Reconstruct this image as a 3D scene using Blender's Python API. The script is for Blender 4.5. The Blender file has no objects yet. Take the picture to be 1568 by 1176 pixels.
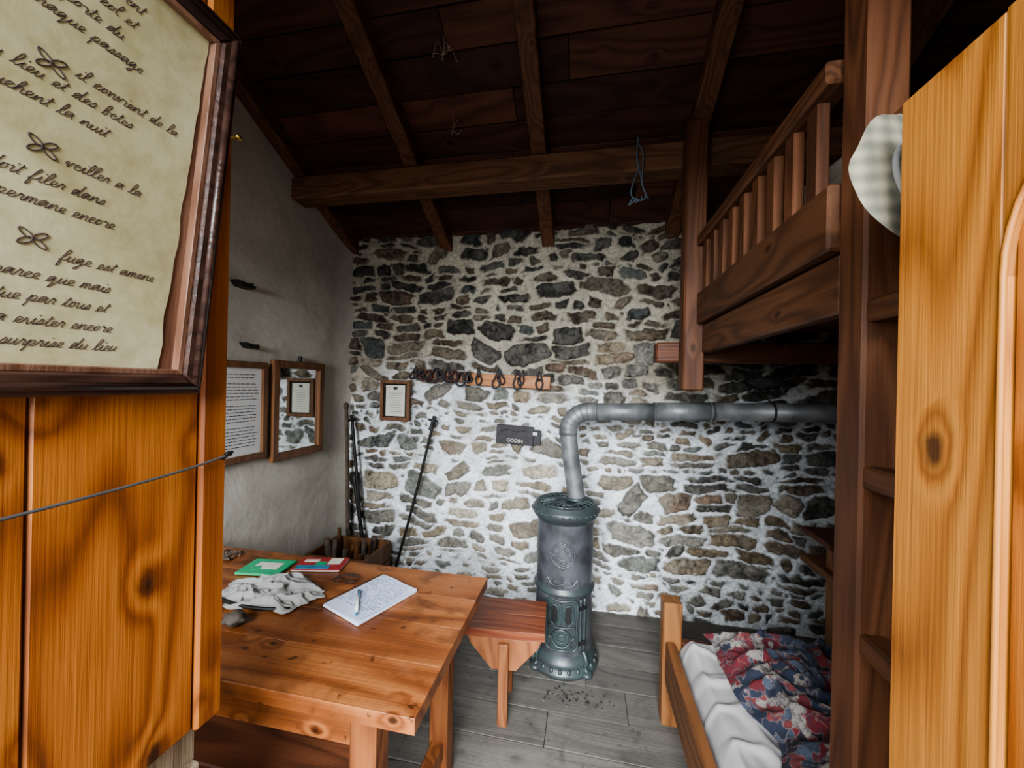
import bpy, bmesh, math, random
import numpy as np
from mathutils import Vector, Matrix, Euler
random.seed(7)
rng=np.random.default_rng(11)
scene=bpy.context.scene
D=2.64; XL=-1.79; XR=1.85

# ------------------------------------------------------------------ materials
class NT:
    def __init__(s,name):
        s.m=bpy.data.materials.new(name); s.m.use_nodes=True
        s.t=s.m.node_tree; s.b=s.t.nodes['Principled BSDF']
    def n(s,typ,**kw):
        nd=s.t.nodes.new(typ)
        for k,v in kw.items(): setattr(nd,k,v)
        return nd
    def l(s,a,b): s.t.links.new(a,b)
    def math(s,op,a,b=None,clamp=False):
        nd=s.n('ShaderNodeMath',operation=op); nd.use_clamp=clamp
        for i,v in enumerate((a,b)):
            if v is None: continue
            if isinstance(v,(int,float)): nd.inputs[i].default_value=v
            else: s.l(v,nd.inputs[i])
        return nd.outputs[0]
    def vmul(s,v,sc):
        nd=s.n('ShaderNodeVectorMath',operation='MULTIPLY'); s.l(v,nd.inputs[0]); nd.inputs[1].default_value=sc
        return nd.outputs[0]
    def noise(s,v,scale,detail=3,dist=0.,rough=.5):
        nd=s.n('ShaderNodeTexNoise'); s.l(v,nd.inputs['Vector'])
        nd.inputs['Scale'].default_value=scale; nd.inputs['Detail'].default_value=detail
        nd.inputs['Distortion'].default_value=dist; nd.inputs['Roughness'].default_value=rough
        return nd.outputs['Fac']
    def ramp(s,f,stops):
        nd=s.n('ShaderNodeValToRGB'); s.l(f,nd.inputs[0]); e=nd.color_ramp.elements
        while len(e)<len(stops): e.new(.5)
        for i,(p,c) in enumerate(stops):
            e[i].position=p; e[i].color=(*c,1) if len(c)==3 else c
        return nd.outputs[0]
    def mix(s,f,a,b,mode='MIX'):
        nd=s.n('ShaderNodeMix',data_type='RGBA',blend_type=mode)
        for sock,v in ((nd.inputs[0],f),(nd.inputs[6],a),(nd.inputs[7],b)):
            if isinstance(v,(int,float)): sock.default_value=v
            elif isinstance(v,tuple): sock.default_value=(*v,1)
            else: s.l(v,sock)
        return nd.outputs[2]
    def mr(s,v,a,b,c,d):
        nd=s.n('ShaderNodeMapRange'); s.l(v,nd.inputs[0])
        for i,x in enumerate((a,b,c,d)): nd.inputs[i+1].default_value=x
        return nd.outputs[0]
    def bump(s,h,strength=.3,dist=.01):
        nd=s.n('ShaderNodeBump'); nd.inputs['Strength'].default_value=strength; nd.inputs['Distance'].default_value=dist
        s.l(h,nd.inputs['Height']); s.l(nd.outputs[0],s.b.inputs['Normal'])
    def set(s,**kw):
        for k,v in kw.items():
            s.b.inputs[k].default_value=v
    def coords(s):
        return s.n('ShaderNodeTexCoord').outputs['Object']

def wood(name,dark,mid,light,axis='X',scale=5,rings=7,rough=.5,knot=.8,coat=0.,vary=.3,kscale=7,stain=0.,fib=.35,bump=.25,spec=.4,gate=.5,sw=.36):
    w=NT(name); tc=w.coords()
    isl=w.n('ShaderNodeNewGeometry').outputs['Random Per Island']
    off=w.n('ShaderNodeCombineXYZ')
    w.l(w.math('MULTIPLY',isl,31.7),off.inputs[0]); w.l(w.math('MULTIPLY',isl,17.3),off.inputs[1]); w.l(w.math('MULTIPLY',isl,23.1),off.inputs[2])
    ad=w.n('ShaderNodeVectorMath',operation='ADD'); w.l(tc,ad.inputs[0]); w.l(off.outputs[0],ad.inputs[1]); v=ad.outputs[0]
    ax='XYZ'.index(axis)
    def st(a,b):
        r=[a,a,a]; r[ax]=b; return tuple(r)
    n1=w.noise(w.vmul(v,st(scale,scale*.13)),1,1.5,.25)
    vo=w.n('ShaderNodeTexVoronoi'); w.l(w.vmul(v,st(kscale,kscale*.62)),vo.inputs['Vector']); vo.inputs['Scale'].default_value=1
    sp=w.n('ShaderNodeSeparateColor'); w.l(vo.outputs['Color'],sp.inputs[0])
    g=w.math('GREATER_THAN',sp.outputs[0],gate)
    kd=w.math('ADD',vo.outputs['Distance'],w.math('MULTIPLY_ADD',w.noise(v,45,3),.09))
    kd.node.inputs[1].links[0].from_node.inputs[2].default_value=-.045
    infl=w.math('MULTIPLY',w.mr(kd,.08,.42,1,0),g); core=w.math('MULTIPLY',w.mr(kd,.05,.13,1,0),g); halo=w.math('MULTIPLY',w.mr(kd,.09,.22,1,0),g)
    field=w.math('ADD',w.math('MULTIPLY',n1,rings*2.4),w.math('MULTIPLY',w.math('MULTIPLY',infl,infl),1.2*knot))
    sn=w.math('SINE',w.math('MULTIPLY',field,6.283))
    s01=w.math('MULTIPLY_ADD',sn,.5); s01.node.inputs[2].default_value=.5
    s01=w.math('POWER',s01,.7)
    fb=w.noise(w.vmul(v,st(170,3.5)),1,4,0,.6)
    big=w.noise(w.vmul(v,st(6,.7)),1,3)
    f=w.math('ADD',w.math('MULTIPLY',s01,sw),w.math('ADD',w.math('MULTIPLY',fb,fib+.04),w.math('MULTIPLY',big,.38)))
    col=w.ramp(f,[(.18,dark),(.5,mid),(.9,light)])
    col=w.mix(w.math('MULTIPLY',halo,.35*knot,True),col,dark)
    col=w.mix(w.math('MULTIPLY',core,.9*knot,True),col,tuple(c*.30 for c in dark))
    if stain>0:
        sn2=w.noise(tc,7,6,.6,.6); m=w.mr(sn2,.54,.70,0,stain)
        col=w.mix(m,col,tuple(c*.45 for c in dark))
        m2=w.mr(w.noise(tc,3.1,5,.8,.65),.55,.75,0,.45)
        col=w.mix(m2,col,tuple(c*.9+.03 for c in light))
        m3=w.mr(w.noise(tc,26,3,.3,.5),.67,.72,0,stain)
        col=w.mix(m3,col,tuple(c*.35 for c in dark))
    br=w.mr(isl,0,1,1-vary,1+vary*.6)
    cb=w.n('ShaderNodeCombineXYZ')
    for i in range(3): w.l(br,cb.inputs[i])
    col=w.mix(1.,col,cb.outputs[0],'MULTIPLY')
    w.l(col,w.b.inputs['Base Color'])
    w.l(w.mr(fb,.3,.7,rough+.12,max(.1,rough-.08)),w.b.inputs['Roughness'])
    w.b.inputs['Specular IOR Level'].default_value=spec
    w.b.inputs['Coat Weight'].default_value=coat; w.b.inputs['Coat Roughness'].default_value=.3
    w.bump(w.math('ADD',w.math('MULTIPLY',s01,.6),fb),bump,.004)
    return w.m

def simple(name,col,rough=.6,metal=0,var=.25,nscale=20,bump=.1,col2=None,coat=0,spec=.5):
    w=NT(name); tc=w.coords(); n=w.noise(tc,nscale,4,.2)
    c2=col2 or tuple(c*(1-var) for c in col)
    w.l(w.ramp(n,[(.35,c2),(.65,col)]),w.b.inputs['Base Color'])
    w.set(Roughness=rough,Metallic=metal); w.b.inputs['Coat Weight'].default_value=coat
    w.b.inputs['Specular IOR Level'].default_value=spec
    if bump: w.bump(w.noise(tc,nscale*4,3),bump,.003)
    return w.m

M_door=wood('pine_door_varnished',(.085,.020,.005),(.26,.075,.013),(.43,.155,.032),'Z',4.2,4.5,.45,1.,.08,.2,8,fib=.30,gate=.25,sw=.46)
M_doorR=wood('pine_door_golden',(.12,.038,.008),(.27,.098,.017),(.38,.160,.033),'Z',5,4.5,.55,1.,.0,.15,8,fib=.32,gate=.25,sw=.44)
M_table=wood('table_pine',(.065,.020,.008),(.185,.058,.018),(.32,.122,.042),'X',3.6,4.5,.30,1.,.2,.10,12,stain=.75,bump=.35,gate=.35,sw=.40)
M_tleg=wood('table_leg_pine',(.07,.022,.008),(.16,.053,.017),(.24,.09,.03),'Z',7,4,.5,.8,.05,.2,9)
M_stool=wood('stool_redwood',(.075,.019,.009),(.155,.040,.018),(.23,.074,.032),'X',5,4,.42,.6,.1,.15,9)
M_stoolleg=wood('stool_leg_wood',(.10,.034,.013),(.19,.068,.026),(.28,.11,.043),'Z',7,4,.5,.4,.1,.2,9)
M_ceil=wood('ceiling_board',(.042,.016,.010),(.088,.033,.020),(.15,.060,.034),'X',4,4,.65,.7,0,.6,8)
M_beamX=wood('roof_beam_x',(.058,.026,.014),(.13,.058,.029),(.22,.105,.053),'X',7,4,.6,.6,0,.2,9)
M_beamY=wood('roof_beam_y',(.052,.023,.012),(.12,.050,.025),(.20,.09,.044),'Y',7,4,.6,.6,0,.2,9)
M_bunkZ=wood('bunk_wood_z',(.044,.017,.008),(.098,.036,.015),(.16,.064,.028),'Z',7,4,.55,.6,.0,.2,9)
M_bunkY=wood('bunk_wood_y',(.042,.016,.007),(.095,.037,.015),(.165,.068,.029),'Y',7,4,.55,.6,.0,.2,9)
M_bunkX=wood('bunk_wood_x',(.042,.015,.008),(.098,.032,.014),(.165,.056,.026),'X',7,4,.55,.6,.0,.2,9)
M_bedY=wood('bed_wood_y',(.08,.032,.013),(.155,.063,.024),(.23,.098,.038),'Y',7,4,.5,.6,.05,.2,9)
M_bedZ=wood('bed_wood_z',(.10,.038,.014),(.195,.080,.027),(.28,.125,.045),'Z',7,4,.5,.6,.05,.2,9)
M_floor=wood('floor_board_grey',(.050,.044,.037),(.10,.091,.080),(.165,.152,.135),'X',8,2,.68,.5,0,.22,7,stain=.45,fib=.62,sw=.16,bump=.4)
M_raw=wood('weathered_wood',(.10,.07,.045),(.22,.16,.10),(.32,.25,.17),'Z',7,4,.8,.5,0,.2,6,fib=.5,bump=.6)
M_frameDark=wood('dark_frame_wood',(.018,.010,.008),(.04,.02,.015),(.075,.038,.027),'Y',14,3,.32,.2,.2,.2,6)
M_frameRed=wood('inner_frame_wood',(.08,.036,.022),(.15,.072,.043),(.22,.125,.085),'Z',9,3,.35,.2,.2,.2,6)
M_frameBrn=wood('brown_frame_wood',(.055,.024,.010),(.115,.048,.019),(.18,.08,.032),'Z',9,3,.45,.3,.05,.2,6)
M_rackOr=wood('rack_pine',(.20,.07,.018),(.36,.135,.04),(.46,.20,.065),'X',7,3,.5,.4,.05,.1,6)
M_iron=simple('blackened_iron',(.035,.033,.032),.5,.6,.4,30)
M_pipe=simple('galvanised_flue',(.21,.215,.22),.5,.35,.3,11,.05,(.10,.105,.11))
M_stoveG=simple('stove_grey_enamel',(.090,.096,.106),.40,.25,.3,9,.05,(.042,.043,.048),coat=.1)
M_stoveT=simple('stove_green_enamel',(.045,.064,.063),.45,.2,.3,14,.1,(.038,.043,.045),coat=.1)
M_black=simple('black_void',(.006,.006,.006),.8)
M_paper=simple('white_paper',(.62,.62,.61),.7,0,.06,8,.02)
M_page=simple('notebook_page',(.52,.58,.72),.7,0,.06,8,.02)
M_ink=simple('ink',(.035,.025,.03),.7,bump=0)
M_inkbr=simple('faded_brown_ink',(.075,.052,.045),.7,bump=0)
M_inkb=simple('blue_ink',(.07,.09,.25),.6)
M_cloth=simple('grey_canvas',(.34,.34,.325),.9,0,.2,10,.3,(.25,.25,.24))
M_sheet=simple('white_sheet',(.44,.42,.42),.9,0,.15,9,.2)
M_green=simple('green_card',(.04,.36,.17),.5,0,.1)
M_red=simple('red_print',(.38,.04,.03),.4,0,.2,60,0,(.25,.02,.03))
M_blue=simple('blue_print',(.05,.22,.36),.4,0,.3,60)
M_stoneS=simple('pebble',(.12,.10,.08),.8,0,.5,40,.3)
M_rope=simple('blue_cord',(.14,.21,.26),.8)
M_rope2=simple('grey_cord',(.06,.06,.06),.8)
M_raffia=simple('raffia',(.45,.36,.24),.8)
M_brass=simple('brass',(.5,.34,.1),.3,.9)
M_strap=simple('dark_strap',(.04,.037,.042),.7,0,.4,40)
M_strapr=simple('maroon_strap',(.08,.03,.032),.7,0,.4,40)
M_cream=simple('cream_label',(.62,.60,.52),.6,0,.06)
M_ash=simple('ash_crumb',(.045,.038,.034),.95,0,.6,30)
M_bark=simple('bark_stick',(.11,.08,.058),.9,0,.5,30,.4)
M_white=simple('pale_bedding',(.5,.47,.4),.9,0,.2,8,.2)
mw=NT('mirror_glass'); mw.set(Roughness=.04,Metallic=1.0); mw.b.inputs['Base Color'].default_value=(.62,.64,.62,1); M_mirror=mw.m

def plaster():
    w=NT('lime_plaster'); tc=w.coords()
    n=w.noise(tc,2.2,5,.4,.6); n2=w.noise(tc,30,4)
    c=w.ramp(n,[(.3,(.35,.325,.275)),(.55,(.47,.44,.38)),(.75,(.55,.52,.455))])
    c=w.mix(.2,c,w.ramp(n2,[(.3,(.34,.31,.26)),(.7,(.57,.54,.475))]))
    w.l(c,w.b.inputs['Base Color']); w.set(Roughness=.9)
    w.bump(w.math('ADD',w.math('MULTIPLY',n,2.),w.math('MULTIPLY',n2,.25)),.35,.02); return w.m
M_plaster=plaster()
def oldpaper():
    w=NT('aged_paper'); tc=w.coords(); n=w.noise(tc,5,4,.5); n2=w.noise(tc,26,5,.3,.7)
    c=w.ramp(n,[(.3,(.30,.265,.125)),(.55,(.42,.385,.205)),(.8,(.54,.52,.35))])
    c=w.mix(.35,c,w.ramp(n2,[(.35,(.28,.245,.115)),(.6,(.54,.51,.35))]))
    w.l(c,w.b.inputs['Base Color']); w.set(Roughness=.7); w.bump(n2,.15,.003); return w.m
M_old=oldpaper()
def quilt():
    w=NT('patterned_quilt'); tc=w.coords()
    n=w.n('ShaderNodeTexNoise'); w.l(tc,n.inputs['Vector']); n.inputs['Scale'].default_value=16; n.inputs['Detail'].default_value=2
    mx=w.n('ShaderNodeMix',data_type='VECTOR'); mx.inputs[0].default_value=.16; w.l(tc,mx.inputs[4]); w.l(n.outputs['Color'],mx.inputs[5])
    vo=w.n('ShaderNodeTexVoronoi'); w.l(mx.outputs[1],vo.inputs['Vector']); vo.inputs['Scale'].default_value=19
    sp=w.n('ShaderNodeSeparateColor'); w.l(vo.outputs['Color'],sp.inputs[0])
    nd=w.n('ShaderNodeValToRGB'); nd.color_ramp.interpolation='CONSTANT'; w.l(sp.outputs[0],nd.inputs[0]); e=nd.color_ramp.elements
    st=[(0,(.15,.020,.026)),(.2,(.026,.034,.060)),(.42,(.26,.235,.215)),(.56,(.020,.019,.026)),(.72,(.18,.040,.040)),(.84,(.07,.088,.125))]
    while len(e)<len(st): e.new(.5)
    for i,(p,c) in enumerate(st): e[i].position=p; e[i].color=(*c,1)
    ve=w.n('ShaderNodeTexVoronoi',feature='DISTANCE_TO_EDGE'); w.l(mx.outputs[1],ve.inputs['Vector']); ve.inputs['Scale'].default_value=19
    ed=w.mr(ve.outputs['Distance'],.03,.06,.5,0)
    c=w.mix(ed,nd.outputs[0],(.24,.19,.18))
    m=w.mr(w.noise(tc,75,4,.6),.50,.58,0,.55)
    c=w.mix(m,c,(.03,.03,.05))
    w.l(c,w.b.inputs['Base Color']); w.set(Roughness=.9); w.bump(w.noise(tc,200,2),.2,.002); return w.m
M_quilt=quilt()
def plaid():
    w=NT('plaid_hat_cloth'); tc=w.coords()
    a=w.n('ShaderNodeTexWave',bands_direction='Z'); w.l(tc,a.inputs[0]); a.inputs['Scale'].default_value=13; a.inputs['Distortion'].default_value=.6
    b=w.n('ShaderNodeTexWave',bands_direction='X'); w.l(tc,b.inputs[0]); b.inputs['Scale'].default_value=11; b.inputs['Distortion'].default_value=.6
    f=w.math('MULTIPLY',w.math('ADD',a.outputs['Fac'],b.outputs['Fac']),.5)
    w.l(w.ramp(f,[(.1,(.095,.095,.072)),(.6,(.165,.152,.108)),(.95,(.22,.205,.15))]),w.b.inputs['Base Color']); w.set(Roughness=.9)
    w.bump(w.noise(tc,25,3),.5,.012); return w.m
M_plaid=plaid()

# ------------------------------------------------------------------ builder
def frame_m(o,x,y,z):
    m=Matrix.Identity(4)
    for i,c in enumerate((Vector(x).normalized(),Vector(y).normalized(),Vector(z).normalized())):
        for j in range(3): m[j][i]=c[j]
    for j in range(3): m[j][3]=o[j]
    return m
def LWALL(y,z,x=XL): return frame_m((x,y,z),(0,1,0),(0,0,1),(1,0,0))
def BWALL(x,z,y=D): return frame_m((x,y,z),(1,0,0),(0,0,1),(0,-1,0))

class Obj:
    def __init__(s,name,M=None):
        s.name=name; s.bm=bmesh.new(); s.mats=[]; s.M=M or Matrix.Identity(4)
    def mi(s,m):
        if m not in s.mats: s.mats.append(m)
        return s.mats.index(m)
    def add(s,verts,faces,mat,smooth=False):
        i=s.mi(mat); vs=[s.bm.verts.new(v) for v in verts]
        for f in faces:
            try:
                fc=s.bm.faces.new([vs[k] for k in f]); fc.material_index=i; fc.smooth=smooth
            except ValueError: pass
    def merge(s,tb,mat,T=None,smooth=False):
        if T is not None: bmesh.ops.transform(tb,matrix=T,verts=tb.verts)
        tb.verts.index_update()
        s.add([v.co.copy() for v in tb.verts],[[v.index for v in f.verts] for f in tb.faces],mat,smooth); tb.free()
    def box(s,c,size,mat,rot=(0,0,0),bev=.004,T=None):
        tb=bmesh.new(); bmesh.ops.create_cube(tb,size=1)
        bmesh.ops.scale(tb,vec=size,verts=tb.verts)
        b=min(bev,min(size)*.3)
        if b>0: bmesh.ops.bevel(tb,geom=tb.edges[:],offset=b,segments=1,affect='EDGES')
        m=Matrix.Translation(c)@Euler(rot).to_matrix().to_4x4()
        if T is not None: m=T
        s.merge(tb,mat,m)
    def bb(s,x0,x1,y0,y1,z0,z1,mat,bev=.004):
        s.box(((x0+x1)/2,(y0+y1)/2,(z0+z1)/2),(abs(x1-x0),abs(y1-y0),abs(z1-z0)),mat,bev=bev)
    def beam(s,p0,p1,w,h,mat,up=(0,0,1),bev=.006):
        p0=Vector(p0);p1=Vector(p1);d=(p1-p0);L=d.length;d.normalize()
        side=Vector(up).cross(d).normalized(); u=d.cross(side)
        s.box((0,0,0),(L,w,h),mat,bev=bev,T=frame_m((p0+p1)/2,d,side,u))
    def cyl(s,p0,p1,r0,mat,r1=None,seg=20,smooth=True):
        r1=r0 if r1 is None else r1
        p0=Vector(p0);p1=Vector(p1);d=(p1-p0).normalized()
        a=d.orthogonal().normalized(); b=d.cross(a); vs=[];fs=[]
        for p,r in ((p0,r0),(p1,r1)):
            for i in range(seg):
                t=2*math.pi*i/seg; vs.append(p+a*math.cos(t)*r+b*math.sin(t)*r)
        for i in range(seg):
            j=(i+1)%seg; fs.append((i,j,seg+j,seg+i))
        s.add(vs,fs,mat,smooth)
        s.add(vs[:seg],[tuple(reversed(range(seg)))],mat); s.add(vs[seg:],[tuple(range(seg))],mat)
    def lathe(s,prof,c,mat,seg=56,smooth=True,T=None):
        vs=[];fs=[]
        for r,z in prof:
            for i in range(seg):
                t=2*math.pi*i/seg; p=Vector((math.cos(t)*r,math.sin(t)*r,z))
                if T is not None: p=T@p
                vs.append(p+Vector(c))
        for k in range(len(prof)-1):
            for i in range(seg):
                j=(i+1)%seg; fs.append((k*seg+i,k*seg+j,(k+1)*seg+j,(k+1)*seg+i))
        s.add(vs,fs,mat,smooth)
    def tube(s,pts,r,mat,seg=8,sub=0,closed=False):
        pts=[Vector(p) for p in pts]
        if sub:
            n=len(pts);o=[]
            rngi=range(n if closed else n-1)
            for i in rngi:
                g=(lambda k:pts[k%n]) if closed else (lambda k:pts[max(0,min(n-1,k))])
                p0,p1,p2,p3=g(i-1),g(i),g(i+1),g(i+2)
                for q in range(sub):
                    t=q/sub
                    o.append(.5*((2*p1)+(p2-p0)*t+(2*p0-5*p1+4*p2-p3)*t*t+(3*p1-p0-3*p2+p3)*t**3))
            if not closed: o.append(pts[-1])
            pts=o
        n=len(pts); vs=[];fs=[]; a=None
        for i,p in enumerate(pts):
            if closed: d=(pts[(i+1)%n]-pts[i-1])
            else: d=pts[min(n-1,i+1)]-pts[max(0,i-1)]
            if d.length<1e-9: d=Vector((0,0,1))
            d.normalize()
            a=d.orthogonal() if a is None else a-d*a.dot(d)
            if a.length<1e-6: a=d.orthogonal()
            a.normalize(); b=d.cross(a)
            rr=r(i/(n-1)) if callable(r) else r
            for k in range(seg):
                t=2*math.pi*k/seg; vs.append(p+a*math.cos(t)*rr+b*math.sin(t)*rr)
        for i in range(n if closed else n-1):
            i2=(i+1)%n
            for k in range(seg):
                k2=(k+1)%seg; fs.append((i*seg+k,i*seg+k2,i2*seg+k2,i2*seg+k))
        if not closed:
            fs.append(tuple(reversed(range(seg)))); fs.append(tuple(range((n-1)*seg,n*seg)))
        s.add(vs,fs,mat,True)
    def prism(s,poly,T,th,mat,bev=0):
        tb=bmesh.new(); vs=[tb.verts.new((x,y,0)) for x,y in poly]; f=tb.faces.new(vs)
        r=bmesh.ops.extrude_face_region(tb,geom=[f]); bmesh.ops.translate(tb,vec=(0,0,th),verts=[v for v in r['geom'] if isinstance(v,bmesh.types.BMVert)])
        bmesh.ops.recalc_face_normals(tb,faces=tb.faces)
        if bev: bmesh.ops.bevel(tb,geom=tb.edges[:],offset=bev,segments=1,affect='EDGES')
        s.merge(tb,mat,T)
    def grid(s,fn,nu,nv,mat,smooth=True,matfn=None):
        vs=[fn(i/nu,j/nv) for j in range(nv+1) for i in range(nu+1)]
        fs=[(j*(nu+1)+i,j*(nu+1)+i+1,(j+1)*(nu+1)+i+1,(j+1)*(nu+1)+i) for j in range(nv) for i in range(nu)]
        s.add(vs,fs,mat,smooth)
    def blob(s,c,rad,mat,noise=.0,sub=3,seed=0,rot=(0,0,0)):
        tb=bmesh.new(); bmesh.ops.create_icosphere(tb,subdivisions=sub,radius=1)
        from mathutils import noise as nz
        R=Euler(rot).to_matrix()
        for v in tb.verts:
            k=1+noise*nz.noise(v.co*1.7+Vector((seed*3.1,seed,0)))
            q=R@Vector((v.co.x*rad[0]*k,v.co.y*rad[1]*k,v.co.z*rad[2]*k)); v.co=q+Vector(c)
        s.merge(tb,mat,None,True)
    def text(s,txt,size,T,mat,shear=0,extr=.0002,align='LEFT',off=0):
        cu=bpy.data.curves.new('t','FONT'); cu.body=txt; cu.size=size; cu.shear=shear; cu.extrude=extr; cu.align_x=align; cu.offset=off
        cu.resolution_u=3
        ob=bpy.data.objects.new('t',cu); bpy.context.collection.objects.link(ob)
        dg=bpy.context.evaluated_depsgraph_get(); me=bpy.data.meshes.new_from_object(ob.evaluated_get(dg))
        s.add([T@v.co for v in me.vertices],[tuple(p.vertices) for p in me.polygons],mat)
        bpy.data.objects.remove(ob); bpy.data.meshes.remove(me); bpy.data.curves.remove(cu)
    def done(s,recalc=True):
        if recalc: bmesh.ops.recalc_face_normals(s.bm,faces=s.bm.faces[:])
        s.bm.transform(s.M)
        me=bpy.data.meshes.new(s.name); s.bm.to_mesh(me); s.bm.free()
        for m in s.mats: me.materials.append(m)
        n=len(me.vertices); co=np.empty(n*3,np.float32); me.vertices.foreach_get('co',co); co=co.reshape(-1,3)
        c=Vector(((co.min(0)+co.max(0))/2).tolist())
        me.transform(Matrix.Translation(-c))
        ob=bpy.data.objects.new(s.name,me); ob.location=c; bpy.context.collection.objects.link(ob); return ob

# cursive handwriting strokes (x-height = 1)
CUR={'a':([(0,0),(.5,.95),(.2,1),(0.05,.45),(.25,0),(.55,.6),(.6,1),(.6,.2),(.8,0)],.8),
'e':([(0,0),(.38,.5),(.4,.95),(.15,.9),(.1,.3),(.35,0),(.6,.15)],.6),
'i':([(0,0),(.2,1),(.2,.2),(.4,0)],.42),'l':([(0,0),(.35,1.2),(.35,2.1),(.15,2.0),(.13,.4),(.33,0),(.5,.1)],.5),
'n':([(0,0),(.12,1),(.12,0),(.3,.8),(.5,1),(.55,.2),(.75,0)],.75),'m':([(0,0),(.12,1),(.12,0),(.28,.9),(.42,.9),(.44,0),(.58,.9),(.74,.9),(.78,.2),(.95,0)],.97),
'o':([(0,0),(.25,.95),(.05,.5),(.25,0),(.5,.5),(.3,1),(.62,.85)],.62),'r':([(0,0),(.2,1.1),(.25,.85),(.45,.9),(.4,.2),(.6,0)],.6),
's':([(0,0),(.3,1.05),(.42,.4),(.2,-.02),(.05,.12),(.55,.1)],.55),'t':([(0,0),(.25,1.0),(.25,1.7),(.22,.2),(.45,0)],.48),
'u':([(0,0),(.1,1),(.12,.2),(.3,0),(.5,.6),(.52,1),(.55,.2),(.72,0)],.74),'d':([(0,0),(.45,.95),(.2,1),(0.05,.45),(.25,0),(.5,.6),(.62,2.0),(.57,.2),(.78,0)],.8),
'p':([(0,0),(.15,1),(.1,-1),(.2,.7),(.42,1),(.55,.5),(.3,0),(.7,.1)],.72),'q':([(0,0),(.5,.95),(.2,1),(0.05,.45),(.25,0),(.55,.7),(.5,-1),(.85,.1)],.85),
'g':([(0,0),(.5,.95),(.2,1),(0.05,.45),(.25,0),(.55,.8),(.5,-.8),(.2,-.85),(.8,.1)],.8),'v':([(0,.4),(.12,1),(.3,0),(.5,1),(.7,.85)],.7),
'f':([(0,0),(.38,1.5),(.32,2.1),(.17,1.6),(.12,-.9),(.3,-.7),(.2,.1),(.5,.15)],.52),'h':([(0,0),(.33,1.5),(.27,2.1),(.12,1.6),(.1,0),(.3,.9),(.5,.9),(.5,.2),(.7,0)],.72),
'c':([(0,0),(.45,.9),(.2,1),(0.05,.4),(.3,0),(.6,.15)],.6),'x':([(0,.1),(.12,1),(.4,0),(.58,.1)],.58),'y':([(0,0),(.1,1),(.15,.2),(.3,0),(.5,.9),(.45,-.9),(.15,-.8),(.75,.1)],.76),
'b':([(0,0),(.35,1.4),(.3,2.1),(.12,1.6),(.12,.1),(.4,.1),(.4,.9),(.65,.8)],.66)}
def handwrite(o,txt,x,y,h,wd,sl,z,r,mat):
    for word in txt.split(' '):
        pts=[]
        for ch in word:
            st,w=CUR.get(ch,CUR['e'])
            yo=random.uniform(-.05,.05)*h
            for a,b in st[(1 if pts else 0):]: pts.append((x+a*wd+b*h*sl,y+b*h*random.uniform(.95,1.05)+yo,z))
            if ch in 'i': o.tube([(x+.3*wd+1.5*h*sl,y+1.5*h,z),(x+.35*wd+1.6*h*sl,y+1.65*h,z)],r*1.1,mat,4)
            if ch=='t': o.tube([(x-.02*wd+1.2*h*sl,y+1.15*h,z),(x+.55*wd+1.2*h*sl,y+1.25*h,z)],r*.8,mat,4)
            x+=w*wd
        if len(pts)>1: o.tube(pts,r,mat,4,3)
        x+=.55*wd

# ------------------------------------------------------------------ room shell
def smooth_noise(nx,nz,cx,cz):
    g=rng.random((cz+3,cx+3)); x=np.linspace(0,cx,nx); z=np.linspace(0,cz,nz)
    xi=x.astype(int); zi=z.astype(int); fx=x-xi; fz=z-zi; fx=fx*fx*(3-2*fx); fz=fz*fz*(3-2*fz)
    a=g[zi][:,xi]; b=g[zi][:,xi+1]; c=g[zi+1][:,xi]; d=g[zi+1][:,xi+1]
    fx=fx[None,:]; fz=fz[:,None]
    return (a*(1-fx)+b*fx)*(1-fz)+(c*(1-fx)+d*fx)*fz-.5
def sstep(a,b,x):
    t=np.clip((x-a)/(b-a),0,1); return t*t*(3-2*t)

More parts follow.
